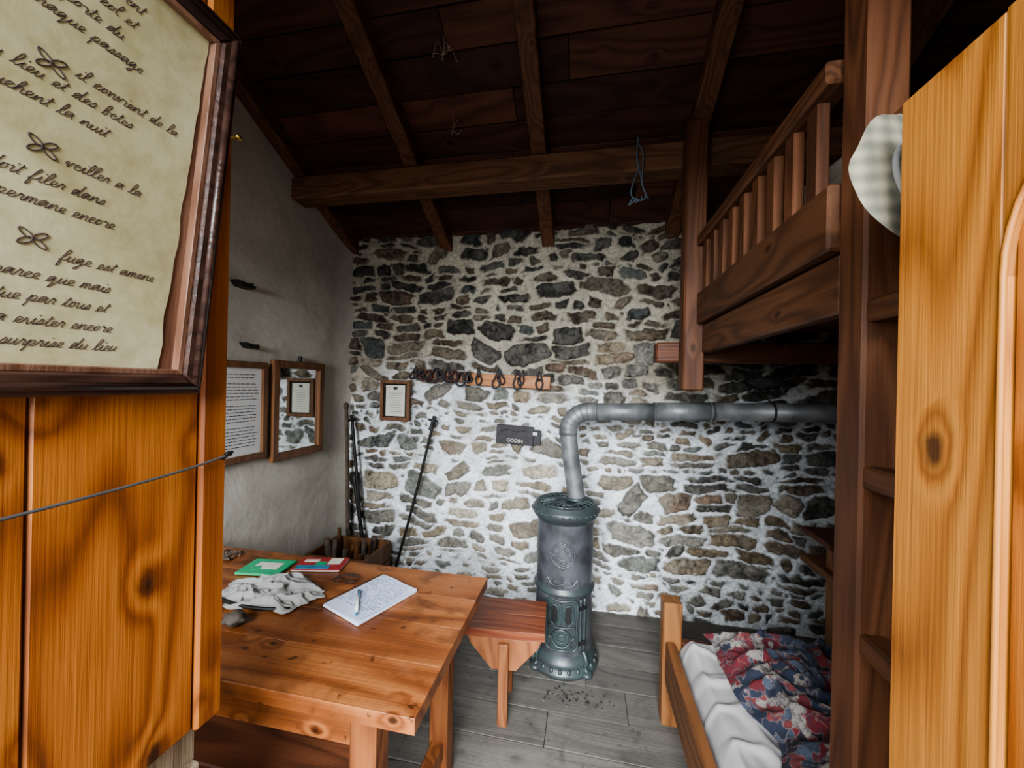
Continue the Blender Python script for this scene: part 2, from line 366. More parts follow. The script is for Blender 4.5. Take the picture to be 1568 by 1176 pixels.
def stone_wall():
    x0,x1,z0,z1=XL-.04,XR+.04,-.03,2.72
    st=.0050; nx=int((x1-x0)/st); nz=int((z1-z0)/st)
    X=np.linspace(x0,x1,nx)[None,:].repeat(nz,0); Z=np.linspace(z0,z1,nz)[:,None].repeat(nx,1)
    W=x1-x0; H=z1-z0
    def N(cell): return smooth_noise(nx,nz,max(2,int(W/cell)),max(2,int(H/cell)))
    WX=X+N(.13)*.034+N(.045)*.018+N(.016)*.009
    WZ=Z+N(.45)*.085+N(.14)*.034+N(.04)*.016+N(.015)*.008
    E1=np.full((nz,nx),-1.); E2=np.full((nz,nx),-1.); ID=np.full((nz,nx),-1,int); DU=np.zeros((nz,nx)); DV=np.zeros((nz,nx))
    sid=0
    def put(cx,cz,a,b,ang):
        nonlocal sid
        R=max(a,b)*1.7+.08
        i0=max(0,int((cx-R-x0)/st)); i1=min(nx,int((cx+R-x0)/st)); j0=max(0,int((cz-R-z0)/st)); j1=min(nz,int((cz+R-z0)/st))
        if i1<=i0 or j1<=j0: return
        dx=WX[j0:j1,i0:i1]-cx; dz=WZ[j0:j1,i0:i1]-cz
        c,s=math.cos(ang),math.sin(ang); u=(dx*c+dz*s)/a; v=(-dx*s+dz*c)/b
        k=rng.integers(3,7); th=np.sort(rng.uniform(0,2*math.pi,k)); th=np.concatenate([th,np.array([0,.5,1,1.5])*math.pi+rng.uniform(-.32,.32,4)])
        d=np.zeros_like(u)
        for t in th:
            r=1/((abs(math.cos(t))**5+abs(math.sin(t))**5)**(1/5))*rng.uniform(.86,1.12)
            d=np.maximum(d,(u*math.cos(t)+v*math.sin(t))/r)
        e=(1-d)*min(a,b)
        A=E1[j0:j1,i0:i1]; B=E2[j0:j1,i0:i1]; I=ID[j0:j1,i0:i1]; U=DU[j0:j1,i0:i1]; V=DV[j0:j1,i0:i1]
        m=e>A
        B[:]=np.where(m,A,np.maximum(B,e)); A[:]=np.where(m,e,A); I[m]=sid; U[m]=v[m]; V[m]=u[m]
        sid+=1
    z=-.08
    while z<z1+.08:
        h=rng.choice([rng.uniform(.04,.065),rng.uniform(.065,.10),rng.uniform(.10,.15)],p=[.28,.44,.28])
        x=x0-.1+rng.uniform(-.1,0)
        while x<x1+.1:
            w=float(np.clip(h*rng.uniform(1.0,3.6),.07,.32))
            ang=rng.normal(0,.13) if rng.random()>.16 else rng.uniform(-.9,.9)
            cz=z+h/2+rng.normal(0,.010)
            if h>.09 and rng.random()<.45:
                k=rng.uniform(.3,.7)
                put(x+w/2,z+h*k/2,w/2*.99,h*k/2*.97,ang*.5)
                if h>.12 and rng.random()<.4:
                    q=rng.uniform(.35,.65); put(x+w*q/2,z+h*k+h*(1-k)/2,w*q/2,h*(1-k)/2,ang*.4); put(x+w*(q+1)/2,z+h*k+h*(1-k)/2,w*(1-q)/2,h*(1-k)/2,ang*.4)
                else: put(x+w/2+rng.normal(0,.012),z+h*k+h*(1-k)/2,w/2*rng.uniform(.8,1),h*(1-k)/2*.97,ang*.5)
            else:
                put(x+w/2,cz,w/2*rng.uniform(.92,1.03),h/2*rng.uniform(.86,1.06),ang)
                if rng.random()<.35: put(x+w+rng.normal(0,.01),z+h*rng.uniform(.1,.9),rng.uniform(.012,.035),rng.uniform(.009,.018),rng.uniform(-1,1))
            x+=w+rng.uniform(-.002,.010)
        z+=h*.99
    sd=np.minimum(E1,(E1-E2)*.5-.0015)
    cover=.0034+N(.5)*.008+N(.12)*.008+N(.02)*.005
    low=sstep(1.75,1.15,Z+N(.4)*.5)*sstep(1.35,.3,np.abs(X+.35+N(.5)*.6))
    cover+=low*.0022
    sd2=sd-cover
    m=sstep(-.0015,.0045,sd2)
    n=sid; prot=rng.uniform(.006,.036,n); tilt=rng.uniform(-.5,.5,n); tilt2=rng.uniform(-.4,.4,n)
    face=sstep(0,.011,sd2)
    h=face*(prot[ID]*(1+tilt[ID]*DU+tilt2[ID]*DV)) + m*(N(.05)*.012+N(.022)*.008+N(.012)*.005)
    h+= (1-m)*(N(.05)*.012+N(.02)*.008+N(.011)*.004)+N(.8)*.035
    pal=np.array([(.20,.155,.105),(.145,.115,.083),(.115,.107,.093),(.175,.165,.145),(.25,.21,.155),(.085,.081,.075),(.155,.108,.08),(.12,.13,.122),(.28,.245,.195)])
    pr=np.array([.15,.15,.16,.14,.1,.1,.06,.1,.04]); pc=rng.choice(len(pal),n,p=pr/pr.sum())
    sc=pal[pc]*rng.uniform(.70,1.28,(n,1))
    tex=(1+N(.05)*.8+N(.018)*.8+N(.011)*.6)
    C=sc[ID]*tex[...,None]
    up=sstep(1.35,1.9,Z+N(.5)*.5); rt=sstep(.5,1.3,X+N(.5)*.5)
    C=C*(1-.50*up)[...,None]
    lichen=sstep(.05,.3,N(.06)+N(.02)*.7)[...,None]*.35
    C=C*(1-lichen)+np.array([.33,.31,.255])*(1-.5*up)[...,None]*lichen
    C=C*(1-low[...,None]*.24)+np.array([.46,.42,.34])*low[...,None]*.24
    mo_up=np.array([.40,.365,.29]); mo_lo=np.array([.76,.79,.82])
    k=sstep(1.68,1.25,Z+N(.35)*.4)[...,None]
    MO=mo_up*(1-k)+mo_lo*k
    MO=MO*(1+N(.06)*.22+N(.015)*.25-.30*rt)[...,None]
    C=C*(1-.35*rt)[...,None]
    dirt=sstep(.12,.38,N(.25)+N(.06)*.6)[...,None]*.30
    MO=MO*(1-dirt)+np.array([.27,.245,.20])*dirt
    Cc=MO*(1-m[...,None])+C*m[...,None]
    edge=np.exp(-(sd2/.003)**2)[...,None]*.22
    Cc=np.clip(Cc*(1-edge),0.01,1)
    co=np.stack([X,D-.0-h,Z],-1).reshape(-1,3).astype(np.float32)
    me=bpy.data.meshes.new('wall_back'); nv=nx*nz
    idx=np.arange(nv).reshape(nz,nx); q=np.stack([idx[:-1,:-1],idx[:-1,1:],idx[1:,1:],idx[1:,:-1]],-1).reshape(-1,4)
    me.vertices.add(nv); me.vertices.foreach_set('co',co.ravel())
    nf=len(q); me.loops.add(nf*4); me.loops.foreach_set('vertex_index',q.ravel().astype(np.int32))
    me.polygons.add(nf); me.polygons.foreach_set('loop_start',np.arange(0,nf*4,4,dtype=np.int32))
    me.polygons.foreach_set('use_smooth',np.ones(nf,bool))
    me.update(); me.validate()
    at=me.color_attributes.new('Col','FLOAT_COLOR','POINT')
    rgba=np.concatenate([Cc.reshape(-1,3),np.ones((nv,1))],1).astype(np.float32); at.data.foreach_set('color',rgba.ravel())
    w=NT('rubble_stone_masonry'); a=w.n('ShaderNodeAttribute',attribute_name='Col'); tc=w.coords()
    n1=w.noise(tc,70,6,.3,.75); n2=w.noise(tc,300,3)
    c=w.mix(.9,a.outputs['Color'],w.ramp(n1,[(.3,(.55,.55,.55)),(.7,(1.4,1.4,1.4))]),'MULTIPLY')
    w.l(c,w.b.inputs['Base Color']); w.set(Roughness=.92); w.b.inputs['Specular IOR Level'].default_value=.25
    w.bump(w.math('ADD',n1,w.math('MULTIPLY',n2,.4)),.6,.008)
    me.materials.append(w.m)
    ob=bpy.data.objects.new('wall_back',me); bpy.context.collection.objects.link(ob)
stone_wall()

def zc(y): return 2.57+.49*(D-y)
o=Obj('wall_left')
from mathutils import noise as nz
def lw(u,v):
    y=-.5+u*(D+.55); z=v*(zc(y)+.03)
    return Vector((XL-.0+.012*nz.noise(Vector((y*1.3,z*1.3,0)))+.004*nz.noise(Vector((y*6,z*6,3)))+.10*max(0,(y-2.45)/.2)**2*.3,y,z))
o.grid(lw,90,90,M_plaster); o.done()
o=Obj('wall_right')
o.grid(lambda u,v:Vector((XR+.01*nz.noise(Vector((u*5,v*5,9))),-.5+u*(D+.55),v*(zc(-.5+u*(D+.55))+.03))),50,50,M_plaster); o.done()
o=Obj('wall_front')
DX0,DX1,DZ=-.72,.44,2.28
yf0,yf1=-.42,-.04
WX0,WX1,WZ0,WZ1=-1.62,-.95,1.15,2.05
o.bb(XL-.1,WX0,yf0,yf1,0,4.2,M_plaster,0); o.bb(WX1,DX0,yf0,yf1,0,4.2,M_plaster,0)
o.bb(WX0,WX1,yf0,yf1,0,WZ0,M_plaster,0); o.bb(WX0,WX1,yf0,yf1,WZ1,4.2,M_plaster,0)
o.bb(DX1,XR+.1,yf0,yf1,0,4.2,M_plaster,0); o.bb(DX0,DX1,yf0,yf1,DZ,4.2,M_plaster,0)
o.done()
o=Obj('added_window')  # unseen window, added to let more light onto left wall and table
for a,b,c,d in ((WX0,WX0+.04,WZ0,WZ1),(WX1-.04,WX1,WZ0,WZ1),(WX0+.04,WX1-.04,WZ0,WZ0+.04),(WX0+.04,WX1-.04,WZ1-.04,WZ1),((WX0+WX1)/2-.015,(WX0+WX1)/2+.015,WZ0+.04,WZ1-.04)):
    o.bb(a,b,-.30,-.25,c,d,M_frameBrn,.004)
o.done()
o=Obj('floor')
y=-.5
while y<D+.02:
    w=random.uniform(.14,.20); x=XL-.05
    while x<XR+.05:
        L=random.uniform(1.6,3.2); x2=min(x+L,XR+.06)
        o.bb(x,x2-.002,y,y+w-.003,-.03,random.uniform(-.002,.001),M_floor,.002); x=x2
    y+=w
o.bb(XL-.05,XR+.06,-.5,D+.03,-.05,-.031,M_black,0)
o.done()
o=Obj('ceiling')
sl=math.atan(.49); y=D+.12
while y>-.55:
    w=random.uniform(.15,.21); yc=y-w*math.cos(sl)/2
    x=XL-.1
    while x<XR+.1:
        x2=min(x+random.uniform(1.2,2.4),XR+.1)
        o.box(((x+x2)/2,yc,zc(yc)+.012+random.uniform(-.002,.002)),(x2-x-.003,w-.004,.022),M_ceil,(-sl,0,0),.003); x=x2
    y-=w*math.cos(sl)
o.box(((XL+XR)/2,(D-.4)/2,zc((D-.4)/2)+.035),(XR-XL+.3,3.9,.02),M_black,(-sl,0,0),0)
o.done()
def rafter(x,w=.085,h=.10,y1=D+.05):
    o=Obj('ceiling_rafter'); o.beam((x,y1,zc(y1)-h/2/math.cos(sl)),(x,-.45,zc(-.45)-h/2/math.cos(sl)),w,h,M_beamY); o.done()
for x in (-1.76,-1.02,-.28,.52,1.25): rafter(x)
o=Obj('ceiling_crossbeam')
o.bb(XL-.02,XR,2.035,2.17,2.60,2.735,M_beamX,.01)
o.done()

# ------------------------------------------------------------------ bunk structure
o=Obj('bunk_post'); o.bb(.445,.54,1.937,2.032,1.485,2.77,M_bunkZ,.008); o.done()
o=Obj('bunk_bed')
o.bb(.34,XR-.03,2.036,2.12,1.625,1.725,M_bunkX,.008)
o.bb(.50,.548,.935,1.934,1.80,1.945,M_bunkY,.006)
o.bb(.525,.568,.935,1.934,1.665,1.795,M_bunkY,.006)
o.bb(.548,.60,1.90,2.036,1.68,1.78,M_bunkX,.005)
o.bb(.495,.56,.94,1.934,2.165,2.215,M_bunkY,.006)
for i in range(9):
    yy=1.03+i*.105
    o.bb(.513,.540,yy-.024,yy+.024,1.945,2.168,M_bunkZ,.003)
for i in range(6):
    yy=.95+i*.19
    o.bb(.56,XR-.03,yy,yy+.17,1.775,1.797,M_bunkX,.003)
o.bb(.60,XR-.03,.935,.98,1.66,1.76,M_bunkX,.006)
o.done()
o=Obj('bunk_ladder')
o.bb(.518,.59,.85,.93,0,3.26,M_bunkZ,.006)
o.bb(.518,.59,.30,.38,0,3.50,M_bunkZ,.006)
for z in (1.655,1.335,1.015,.70,.38,1.975,2.30):
    o.bb(.523,.568,.37,.86,z-.022,z+.022,M_bunkY,.005)
o.done()
o=Obj('upper_mattress')
def pil(u,v):
    return Vector((.58+u*1.2,.98+v*1.0,1.80+.16*min(1,6*min(u,1-u,v,1-v)+.05)+.05*nz.noise(Vector((u*6,v*6,1)))))
o.grid(pil,50,40,M_white); o.done()
o=Obj('folded_blanket')
for k in range(3): o.box((.75,1.30,2.02+k*.045),(.22,.5,.045),M_white,(0,0,.05*k),.015)
o.done()

# lower bed
o=Obj('wooden_bed')
o.bb(.355,.435,1.80,1.88,0,.545,M_bedZ,.006)
o.bb(.365,.405,.98,1.80,.20,.38,M_bedY,.006)
o.bb(.435,1.78,1.83,1.87,.15,.36,M_bunkX,.006)
o.bb(.355,.435,.93,1.0,0,.40,M_bedZ,.006)
o.bb(.435,1.78,.94,.98,.15,.36,M_bunkX,.006)
for i in range(5): o.bb(.40,1.78,1.0+i*.165,1.14+i*.165,.22,.245,M_bedY,.003)
o.bb(1.72,1.80,1.80,1.88,0,.545,M_bedZ,.006); o.bb(1.72,1.80,.93,1.0,0,.4,M_bedZ,.006)
o.done()
o=Obj('bed_mattress')
def mt(u,v):
    x=.41+u*1.32; y=.99+v*.82
    e=min(u*1.32,(1-u)*1.32,v*.82,(1-v)*.82)
    z=.26+.155*min(1,(e/.05))**.5
    z+=.024*nz.noise(Vector((x*7,y*3,0)))+.010*nz.noise(Vector((x*22,y*9,5)))+.012*max(0,1-abs(nz.noise(Vector((x*9+y*5,y*7,3))))*5)
    return Vector((x,y,z))
o.grid(mt,150,100,M_sheet); o.done()
o=Obj('patterned_blanket')
def qb(u,v):
    x=.51+u*1.15+.08*nz.noise(Vector((0,v*4,2)))*(1-u)+.06*(1-v)*(1-u); y=1.0+v*.79+.03*nz.noise(Vector((u*5,0,7)))
    f=nz.noise(Vector((x*7+y*3,y*9-x*2,1))); g=nz.noise(Vector((x*17,y*19,4))); g2=nz.noise(Vector((x*40,y*36,8)))
    e=min(1,min(u,v,1-u,1-v)*12)
    return Vector((x,y,.438+e*(.03+.060*(1-abs(f)*2.6)*.8+.020*(1-abs(g)*2)+.006*g2)))
o.grid(qb,170,140,M_quilt); o.done()

o=Obj('wooden_shelf')
o.bb(1.22,1.27,2.16,2.24,0,.72,M_bedZ,.005); o.bb(1.72,1.77,2.16,2.24,0,.72,M_bedZ,.005)
o.bb(1.18,1.80,2.10,2.40,.56,.60,M_bedY,.005); o.bb(1.18,1.80,2.14,2.40,.72,.75,M_bunkX,.005); o.bb(1.20,1.78,2.12,2.16,.64,.72,M_bunkX,.005)
o.done()

# ------------------------------------------------------------------ doors
o=Obj('door_1')
o.bb(-.70,-.663,-.02,.17,.885,2.70,M_door,.003)
o.bb(-.70,-.663,.173,.345,.88,2.70,M_door,.003)
o.bb(-.70,-.663,.347,.553,.885,2.70,M_door,.003)
o.bb(-.705,-.656,.555,.602,.88,2.70,M_door,.004)
o.done()
o=Obj('door_3')
o.bb(-.735,-.70,-.02,.28,.02,.862,M_raw,.004); o.bb(-.735,-.70,.283,.592,.02,.855,M_raw,.004)
o.bb(-.70,-.68,.05,.585,.70,.80,M_raw,.004)
o.done()
o=Obj('door_2')
T=frame_m((.38,0,0),(0,1,0),(0,0,1),(1,0,0))
yc0,r0,zs=.27,.170,1.61
arc=[(yc0+r0*math.cos(t),zs+r0*math.sin(t)) for t in np.linspace(0,math.pi,25)]
o.prism([(yc0+r0,.05),(.565,.05),(.565,1.862),(yc0+r0,1.862)],T,.04,M_doorR,.003)
o.prism([(.02,.05),(yc0-r0,.05),(yc0-r0,1.862),(.02,1.862)],T,.04,M_doorR,.003)
o.prism([(yc0+r0,1.862),(yc0-r0,1.862)]+[(a,b) for a,b in reversed(arc)],T,.04,M_doorR)
o.prism([(yc0-r0,.05),(yc0+r0,.05),(yc0+r0,.3),(yc0-r0,.3)],T,.04,M_doorR,.003)
bead=[(.380,yc0+r0,.3)]+[(.380,yc0+r0,z) for z in np.linspace(.5,1.55,6)]+[(.380,a,b) for a,b in arc]+[(.380,yc0-r0,z) for z in np.linspace(1.55,.3,6)]
o.tube(bead,.0028,M_doorR,8)
for k in range(3):
    y0=yc0-r0+k*.1133
    o.bb(.388,.408,y0+.001,y0+.1123,.3,1.785,M_door,.003)
o.done()

# framed manuscript hung on left leaf, leaning forward at the top
th=(.117,0,.993); nrm=Vector((.993,0,-.117))
FM=frame_m((-.652,.075,1.475),(0,1,0),th,nrm)
o=Obj('framed_manuscript',FM)
W,H=.455,.585; f=.030
def picframe(o,W,H,f,mat,d=.02,mat2=None):
    for poly in ([(0,0),(W,0),(W-f,f),(f,f)],[(W,0),(W,H),(W-f,H-f),(W-f,f)],[(W,H),(0,H),(f,H-f),(W-f,H-f)],[(0,H),(0,0),(f,f),(f,H-f)]):
        o.prism(poly,Matrix.Identity(4),d,mat,.003)
    if mat2:
        g=f*.42
        for a,b in (((g,g),(W-g,g)),((W-g,g),(W-g,H-g)),((W-g,H-g),(g,H-g)),((g,H-g),(g,g))):
            o.tube([(a[0],a[1],d),(b[0],b[1],d)],f*.2,mat,8)
        i=f
        for poly in ([(i,i),(W-i,i),(W-i-.008,i+.008),(i+.008,i+.008)],[(W-i,i),(W-i,H-i),(W-i-.008,H-i-.008),(W-i-.008,i+.008)],[(W-i,H-i),(i,H-i),(i+.008,H-i-.008),(W-i-.008,H-i-.008)],[(i,H-i),(i,i),(i+.008,i+.008),(i+.008,H-i-.008)]):
            o.prism(poly,Matrix.Identity(4),d*.75,mat2,.001)
picframe(o,W,H,f,M_frameDark,.022,M_frameRed)
o.box((W/2,H/2,.002),(W-f,H-f,.004),M_frameRed,bev=0)
pts=[(f+.005,f+.004)]
for i in range(25):
    t=i/24; pts.append((W-f-.030+.020*t+.004*nz.noise(Vector((t*9,0,0)))+.002*nz.noise(Vector((t*40,0,0))),f+.003+t*(H-2*f-.006)))
pts.append((f+.005,H-f-.004))
o.prism(pts,Matrix.Translation((0,0,.005)),.001,M_old)
random.seed(4)
lines=[(1.985,.21,'des gens de passage doivent'),(1.962,.21,'prendre le chemin du col et'),(1.938,.21,'bien refermer la porte du'),(1.914,.21,'refuge apres chaque passage'),
 (1.862,.345,'il convient de la'),(1.838,.21,'quietude du lieu et des betes'),(1.812,.21,'ceux qui couchent la nuit'),
 (1.757,.345,'veiller a la'),(1.728,.21,'une truite doit filer dans'),(1.702,.21,'le nuage y permane encore'),
 (1.647,.345,'fuge est amene'),(1.619,.21,'on ny reste parce que mais'),(1.593,.21,'travail effectue par tous et'),(1.567,.21,'et vous pourra exister encore'),(1.542,.21,'tres agreable surprise du lieu')]
for z,y0,t in lines:
    v=(z-1.475)/.993
    handwrite(o,t,y0-.075+random.uniform(-.004,.004),v-.008,.0070,.0112,.5,.0062,.00047,M_inkbr)
for z in (1.857,1.763,1.659):
    v=(z-1.475); c=(.250,v-.002)
    for a in (.6,2.5):
        for q in (-1,1):
            cx=c[0]+q*.007*math.cos(a); cy=c[1]+q*.007*math.sin(a)
            o.tube([(cx+.0075*math.cos(t)*math.cos(a)-.003*math.sin(t)*math.sin(a),cy+.0075*math.cos(t)*math.sin(a)+.003*math.sin(t)*math.cos(a),.0066) for t in np.linspace(0,6.2,14)],.0008,M_inkbr,5,closed=True)
o.done()
o=Obj('brass_nail'); o.cyl((-.656,.585,1.935),(-.628,.585,1.935),.003,M_brass); o.blob((-.626,.585,1.935),(.005,.006,.006),M_brass,0,2); o.done()
o=Obj('door_cord')
o.tube([(-.648,-.02,1.325),(-.648,.2,1.330),(-.648,.4,1.338),(-.648,.52,1.347),(-.648,.585,1.356),(-.650,.604,1.358),(-.70,.61,1.359)],.0022,M_rope2,8,6)
for q in range(2): o.cyl((-.66,.592+.006*q,1.35),(-.640,.592+.006*q,1.364),.003,M_iron)
o.done()

# ------------------------------------------------------------------ left wall items
o=Obj('wall_mirror',LWALL(1.89,1.02,XL+.012))
picframe(o,.43,.59,.045,M_frameBrn,.03)
o.box((.215,.295,.008),(.36,.52,.006),M_mirror,bev=0); o.box((.215,.295,.002),(.42,.58,.006),M_frameBrn,bev=0)
o.cyl((.215,.59,.01),(.215,.625,.02),.012,M_iron)
o.done()
o=Obj('framed_poster',LWALL(1.42,1.06,XL+.012))
picframe(o,.44,.53,.034,M_frameBrn,.022)
o.box((.22,.265,.004),(.40,.49,.006),M_paper,bev=0)
for i in range(24):
    y=.46-i*.0165
    if i in (2,9,16): continue
    x=.07
    while x<.36:
        w=random.uniform(.012,.035); o.box((x+w/2,y,.0078),(w,.0032,.0006),M_ink,bev=0); x+=w+.006
o.done()
for (y,z,s) in ((1.69,2.00,1.),(1.745,1.69,.8)):
    o=Obj('iron_wall_bracket',LWALL(y,z))
    o.prism([(-.06*s,0),(.055*s,-.012),(.045*s,-.03),(-.03*s,-.028)],Matrix.Translation((0,0,-.01)),.07*s,M_iron,.004)
    o.cyl((0,-.012,0),(0,-.012,.09*s),.008,M_iron,.004)
    o.done()

# ------------------------------------------------------------------ back wall items
yb=D-.045
o=Obj('framed_note',BWALL(-1.49,1.215,yb+.01))
picframe(o,.235,.295,.026,M_frameBrn,.02)
o.box((.1175,.1475,.003),(.21,.27,.006),M_black,bev=0)
o.box((.118,.145,.008),(.15,.225,.002),M_cream,bev=0)
for i in range(9): o.box((.118,.20-i*.017,.0095),(.11*random.uniform(.6,1),.0022,.0004),M_ink,bev=0)
o.box((.118,.235,.0095),(.03,.02,.0004),M_ink,bev=0)
o.done()
o=Obj('coat_rack',BWALL(-1.23,1.475,yb-.002))
o.box((.70,.045,.008),(.58,.085,.022),M_rackOr,(0,0,-.035),.003)
o.box((.22,.075,.008),(.44,.075,.022),M_frameBrn,(0,0,-.05),.003)
for i in range(7):
    x=.08+i*.14; y=.075-.04*x+.02
    o.cyl((x,y,.015),(x,y-.005,.06),.006,M_iron); o.blob((x,y-.003,.064),(.009,.009,.009),M_iron,0,2)
def loop(o,x,y,w,h,mat,r=.007,z=.045,tilt=0):
    o.tube([(x+w*math.sin(t)*(1 if math.cos(t)<0 else .6)+tilt*(math.cos(t)),y-h/2+h/2*math.cos(t),z+.01*math.sin(t*2)) for t in np.linspace(0,2*math.pi,14)[:-1]],r,mat,8,3,True)
for x,w,h,t in ((.50,.020,.11,.0),(.63,.028,.13,.012),(.655,.024,.10,-.01),(.77,.028,.13,0),(.80,.020,.10,.01),(.92,.024,.12,0)):
    loop(o,x,.12-.03*x+.02,w,h,M_strap,.006,.045,t)
for x in np.linspace(.02,.42,9): loop(o,x,.115-.03*x+random.uniform(-.01,.02),random.uniform(.02,.045),random.uniform(.05,.10),random.choice([M_strap,M_strapr]),.008,.035+random.uniform(0,.02),random.uniform(-.03,.03))
o.done()
o=Obj('cast_iron_plaque',BWALL(-.605,1.085,yb-.006))
o.box((.13,.068,.006),(.26,.13,.014),M_strap,(0,0,-.05),.004)
o.box((.285,.055,.006),(.05,.10,.012),M_strap,(0,0,-.05),.003)
o.box((.27,.082,.013),(.03,.022,.004),M_paper,(0,0,-.05),.001)
o.text('GODIN',.034,Matrix.Translation((.13,.018,.0135))@Euler((0,0,-.05)).to_matrix().to_4x4(),M_cream,0,.0004,'CENTER')
o.tube([(.03,.09,.014),(.08,.105,.014),(.14,.09,.014),(.2,.1,.014)],.002,M_iron,6,4)
o.done()
o=Obj('hanging_tack',BWALL(.93,1.47,yb-.02))
o.blob((.13,.07,.03),(.10,.035,.03),M_strap,.5,3,2)
for i in range(5): loop(o,.03+i*.05,.11,.02,.09+.02*(i%2),M_strap,.006,.03)
o.done()
o=Obj('walking_stick'); o.tube([(-1.36,2.54,0.0),(-1.20,2.56,.62),(-1.06,2.57,1.22)],.010,M_iron,10,6)
o.cyl((-1.085,2.57,1.16),(-1.055,2.575,1.26),.014,M_strap); o.cyl((-1.10,2.575,1.235),(-1.03,2.57,1.225),.007,M_iron); o.done()
o=Obj('walking_stick'); o.tube([(-1.70,2.56,0),(-1.715,2.55,.7),(-1.73,2.54,1.30)],.013,M_bark,10,6); o.blob((-1.732,2.54,1.31),(.02,.02,.03),M_bark,.2,2); o.done()
o=Obj('walking_stick'); o.tube([(-1.56,2.55,0),(-1.63,2.56,.65),(-1.70,2.565,1.22)],.011,M_iron,10,6); o.cyl((-1.735,2.56,1.20),(-1.665,2.56,1.22),.009,M_iron); o.done()
o=Obj('walking_stick'); o.tube([(-1.50,2.55,0),(-1.60,2.56,.4),(-1.68,2.57,.82)],.014,M_iron,10,6); o.done()
o=Obj('firewood_box')
x0,x1,y0,y1,h=-1.75,-1.33,2.16,2.50,.42
for a in (0,1,2):
    z0=a*.13
    o.bb(x0,x1,y0,y0+.02,z0,z0+.12,M_frameBrn,.003); o.bb(x0,x1,y1-.02,y1,z0,z0+.12,M_frameBrn,.003)
    o.bb(x1-.02,x1,y0+.02,y1-.02,z0,z0+.12,M_frameBrn,.003); o.bb(x0,x0+.02,y0+.02,y1-.02,z0,z0+.12,M_frameBrn,.003)
o.bb(x0+.02,x1-.02,y0+.02,y1-.02,.01,.03,M_frameBrn,.003)
for i in range(13):
    a=random.uniform(x0+.06,x1-.06); b=random.uniform(y0+.06,y1-.06)
    o.cyl((a,b,.05),(a+random.uniform(-.05,.05),b+random.uniform(-.05,.05),random.uniform(.34,.46)),random.uniform(.01,.022),random.choice([M_bark,M_bark,M_frameBrn]),seg=9)
o.done()

# ------------------------------------------------------------------ stove
SX,SY=-.10,2.15
o=Obj('wood_stove',Matrix.Translation((SX,SY,0))@Matrix.Rotation(-.02,4,'Z'))
Z0=(0,0,0)
o.lathe([(.0,.0),(.185,.0),(.192,.012),(.190,.026),(.176,.036),(.172,.05),(.178,.058),(.170,.068),(.160,.085),(.156,.10)],Z0,M_stoveT)
o.lathe([(.156,.10),(.154,.14),(.154,.405)],Z0,M_stoveG)
o.lathe([(.154,.40),(.164,.408),(.166,.42),(.158,.43),(.153,.44)],Z0,M_stoveT)
o.lathe([(.153,.44),(.154,.60),(.153,.775)],Z0,M_stoveG)
o.lathe([(.153,.77),(.160,.782),(.172,.792),(.180,.806),(.184,.822),(.180,.836),(.170,.842),(.166,.856),(.158,.862),(.145,.858),(.14,.852),(.0,.852)],Z0,M_stoveT)
for R,r in ((.13,.006),(.085,.005),(.055,.004)): o.tube([(R*math.cos(t),R*math.sin(t),.857) for t in np.linspace(0,2*math.pi,49)[:-1]],r,M_stoveT,6,0,True)
for k in range(20):
    t=2*math.pi*k/20
    o.tube([(.06*math.cos(t),.06*math.sin(t),.855),(.10*math.cos(t+.08),.10*math.sin(t+.08),.862),(.145*math.cos(t),.145*math.sin(t),.857)],.005,M_stoveT,6,4)
    o.cyl((.113*math.cos(t+.157),.113*math.sin(t+.157),.851),(.113*math.cos(t+.157),.113*math.sin(t+.157),.8535),.011,M_black,seg=10)
for k in range(36):
    t=2*math.pi*k/36; o.blob((.183*math.cos(t),.183*math.sin(t),.822),(.007,.007,.007),M_stoveT,0,1)
for k in range(24):
    t=2*math.pi*k/24; o.blob((.176*math.cos(t),.176*math.sin(t),.030),(.012,.012,.020),M_stoveT,0,2)
for k in range(4):
    t=math.pi/4+k*math.pi/2
    o.blob((.19*math.cos(t),.19*math.sin(t),.018),(.030,.030,.018),M_stoveT,0,2)
    o.tube([(.160*math.cos(t),.160*math.sin(t),.12),(.185*math.cos(t),.185*math.sin(t),.08),(.178*math.cos(t),.178*math.sin(t),.04),(.21*math.cos(t),.21*math.sin(t),.012)],.012,M_stoveT,8,5)
def cs(a,z,r=.157):
    t=-math.pi/2+a/.155; return (r*math.cos(t),r*math.sin(t),z)
def sline(pts,r,mat,closed=False,R=.158,sub=5): o.tube([cs(a,z,R) for a,z in pts],r,mat,7,sub,closed)
o.grid(lambda u,v:Vector(cs(-.082+u*.164,.135+v*.25,.1565)),16,2,M_stoveT)
for ring in (.078,): sline([(-ring,.14),(-ring,.26),(-ring,.38),(0,.385),(ring,.38),(ring,.26),(ring,.14),(0,.135)],.006,M_stoveT,True,.160,4)
sline([(.045*math.cos(t),.195+.045*math.sin(t)) for t in np.linspace(0,6.28,17)[:-1]],.007,M_stoveT,True,.162,2)
sline([(.02*math.cos(t),.195+.02*math.sin(t)) for t in np.linspace(0,6.28,11)[:-1]],.005,M_stoveT,True,.162,2)
for a in (-.036,.036):
    sline([(a+.024*math.cos(t),.315+.052*math.sin(t)) for t in np.linspace(0,6.28,15)[:-1]],.005,M_stoveT,True,.162,2)
    o.grid(lambda u,v,a=a:Vector(cs(a-.016+.032*u,.275+.08*v,.1580)),4,2,M_black)
sline([(0,.255),(0,.31),(0,.375)],.005,M_stoveT,False,.162); sline([(-.07,.255),(0,.25),(.07,.255)],.005,M_stoveT,False,.162)
for a in (-.056,.056):
    sline([(a,.15),(a*.8,.16),(a*.95,.19),(a*1.2,.20)],.004,M_stoveT,False,.162)
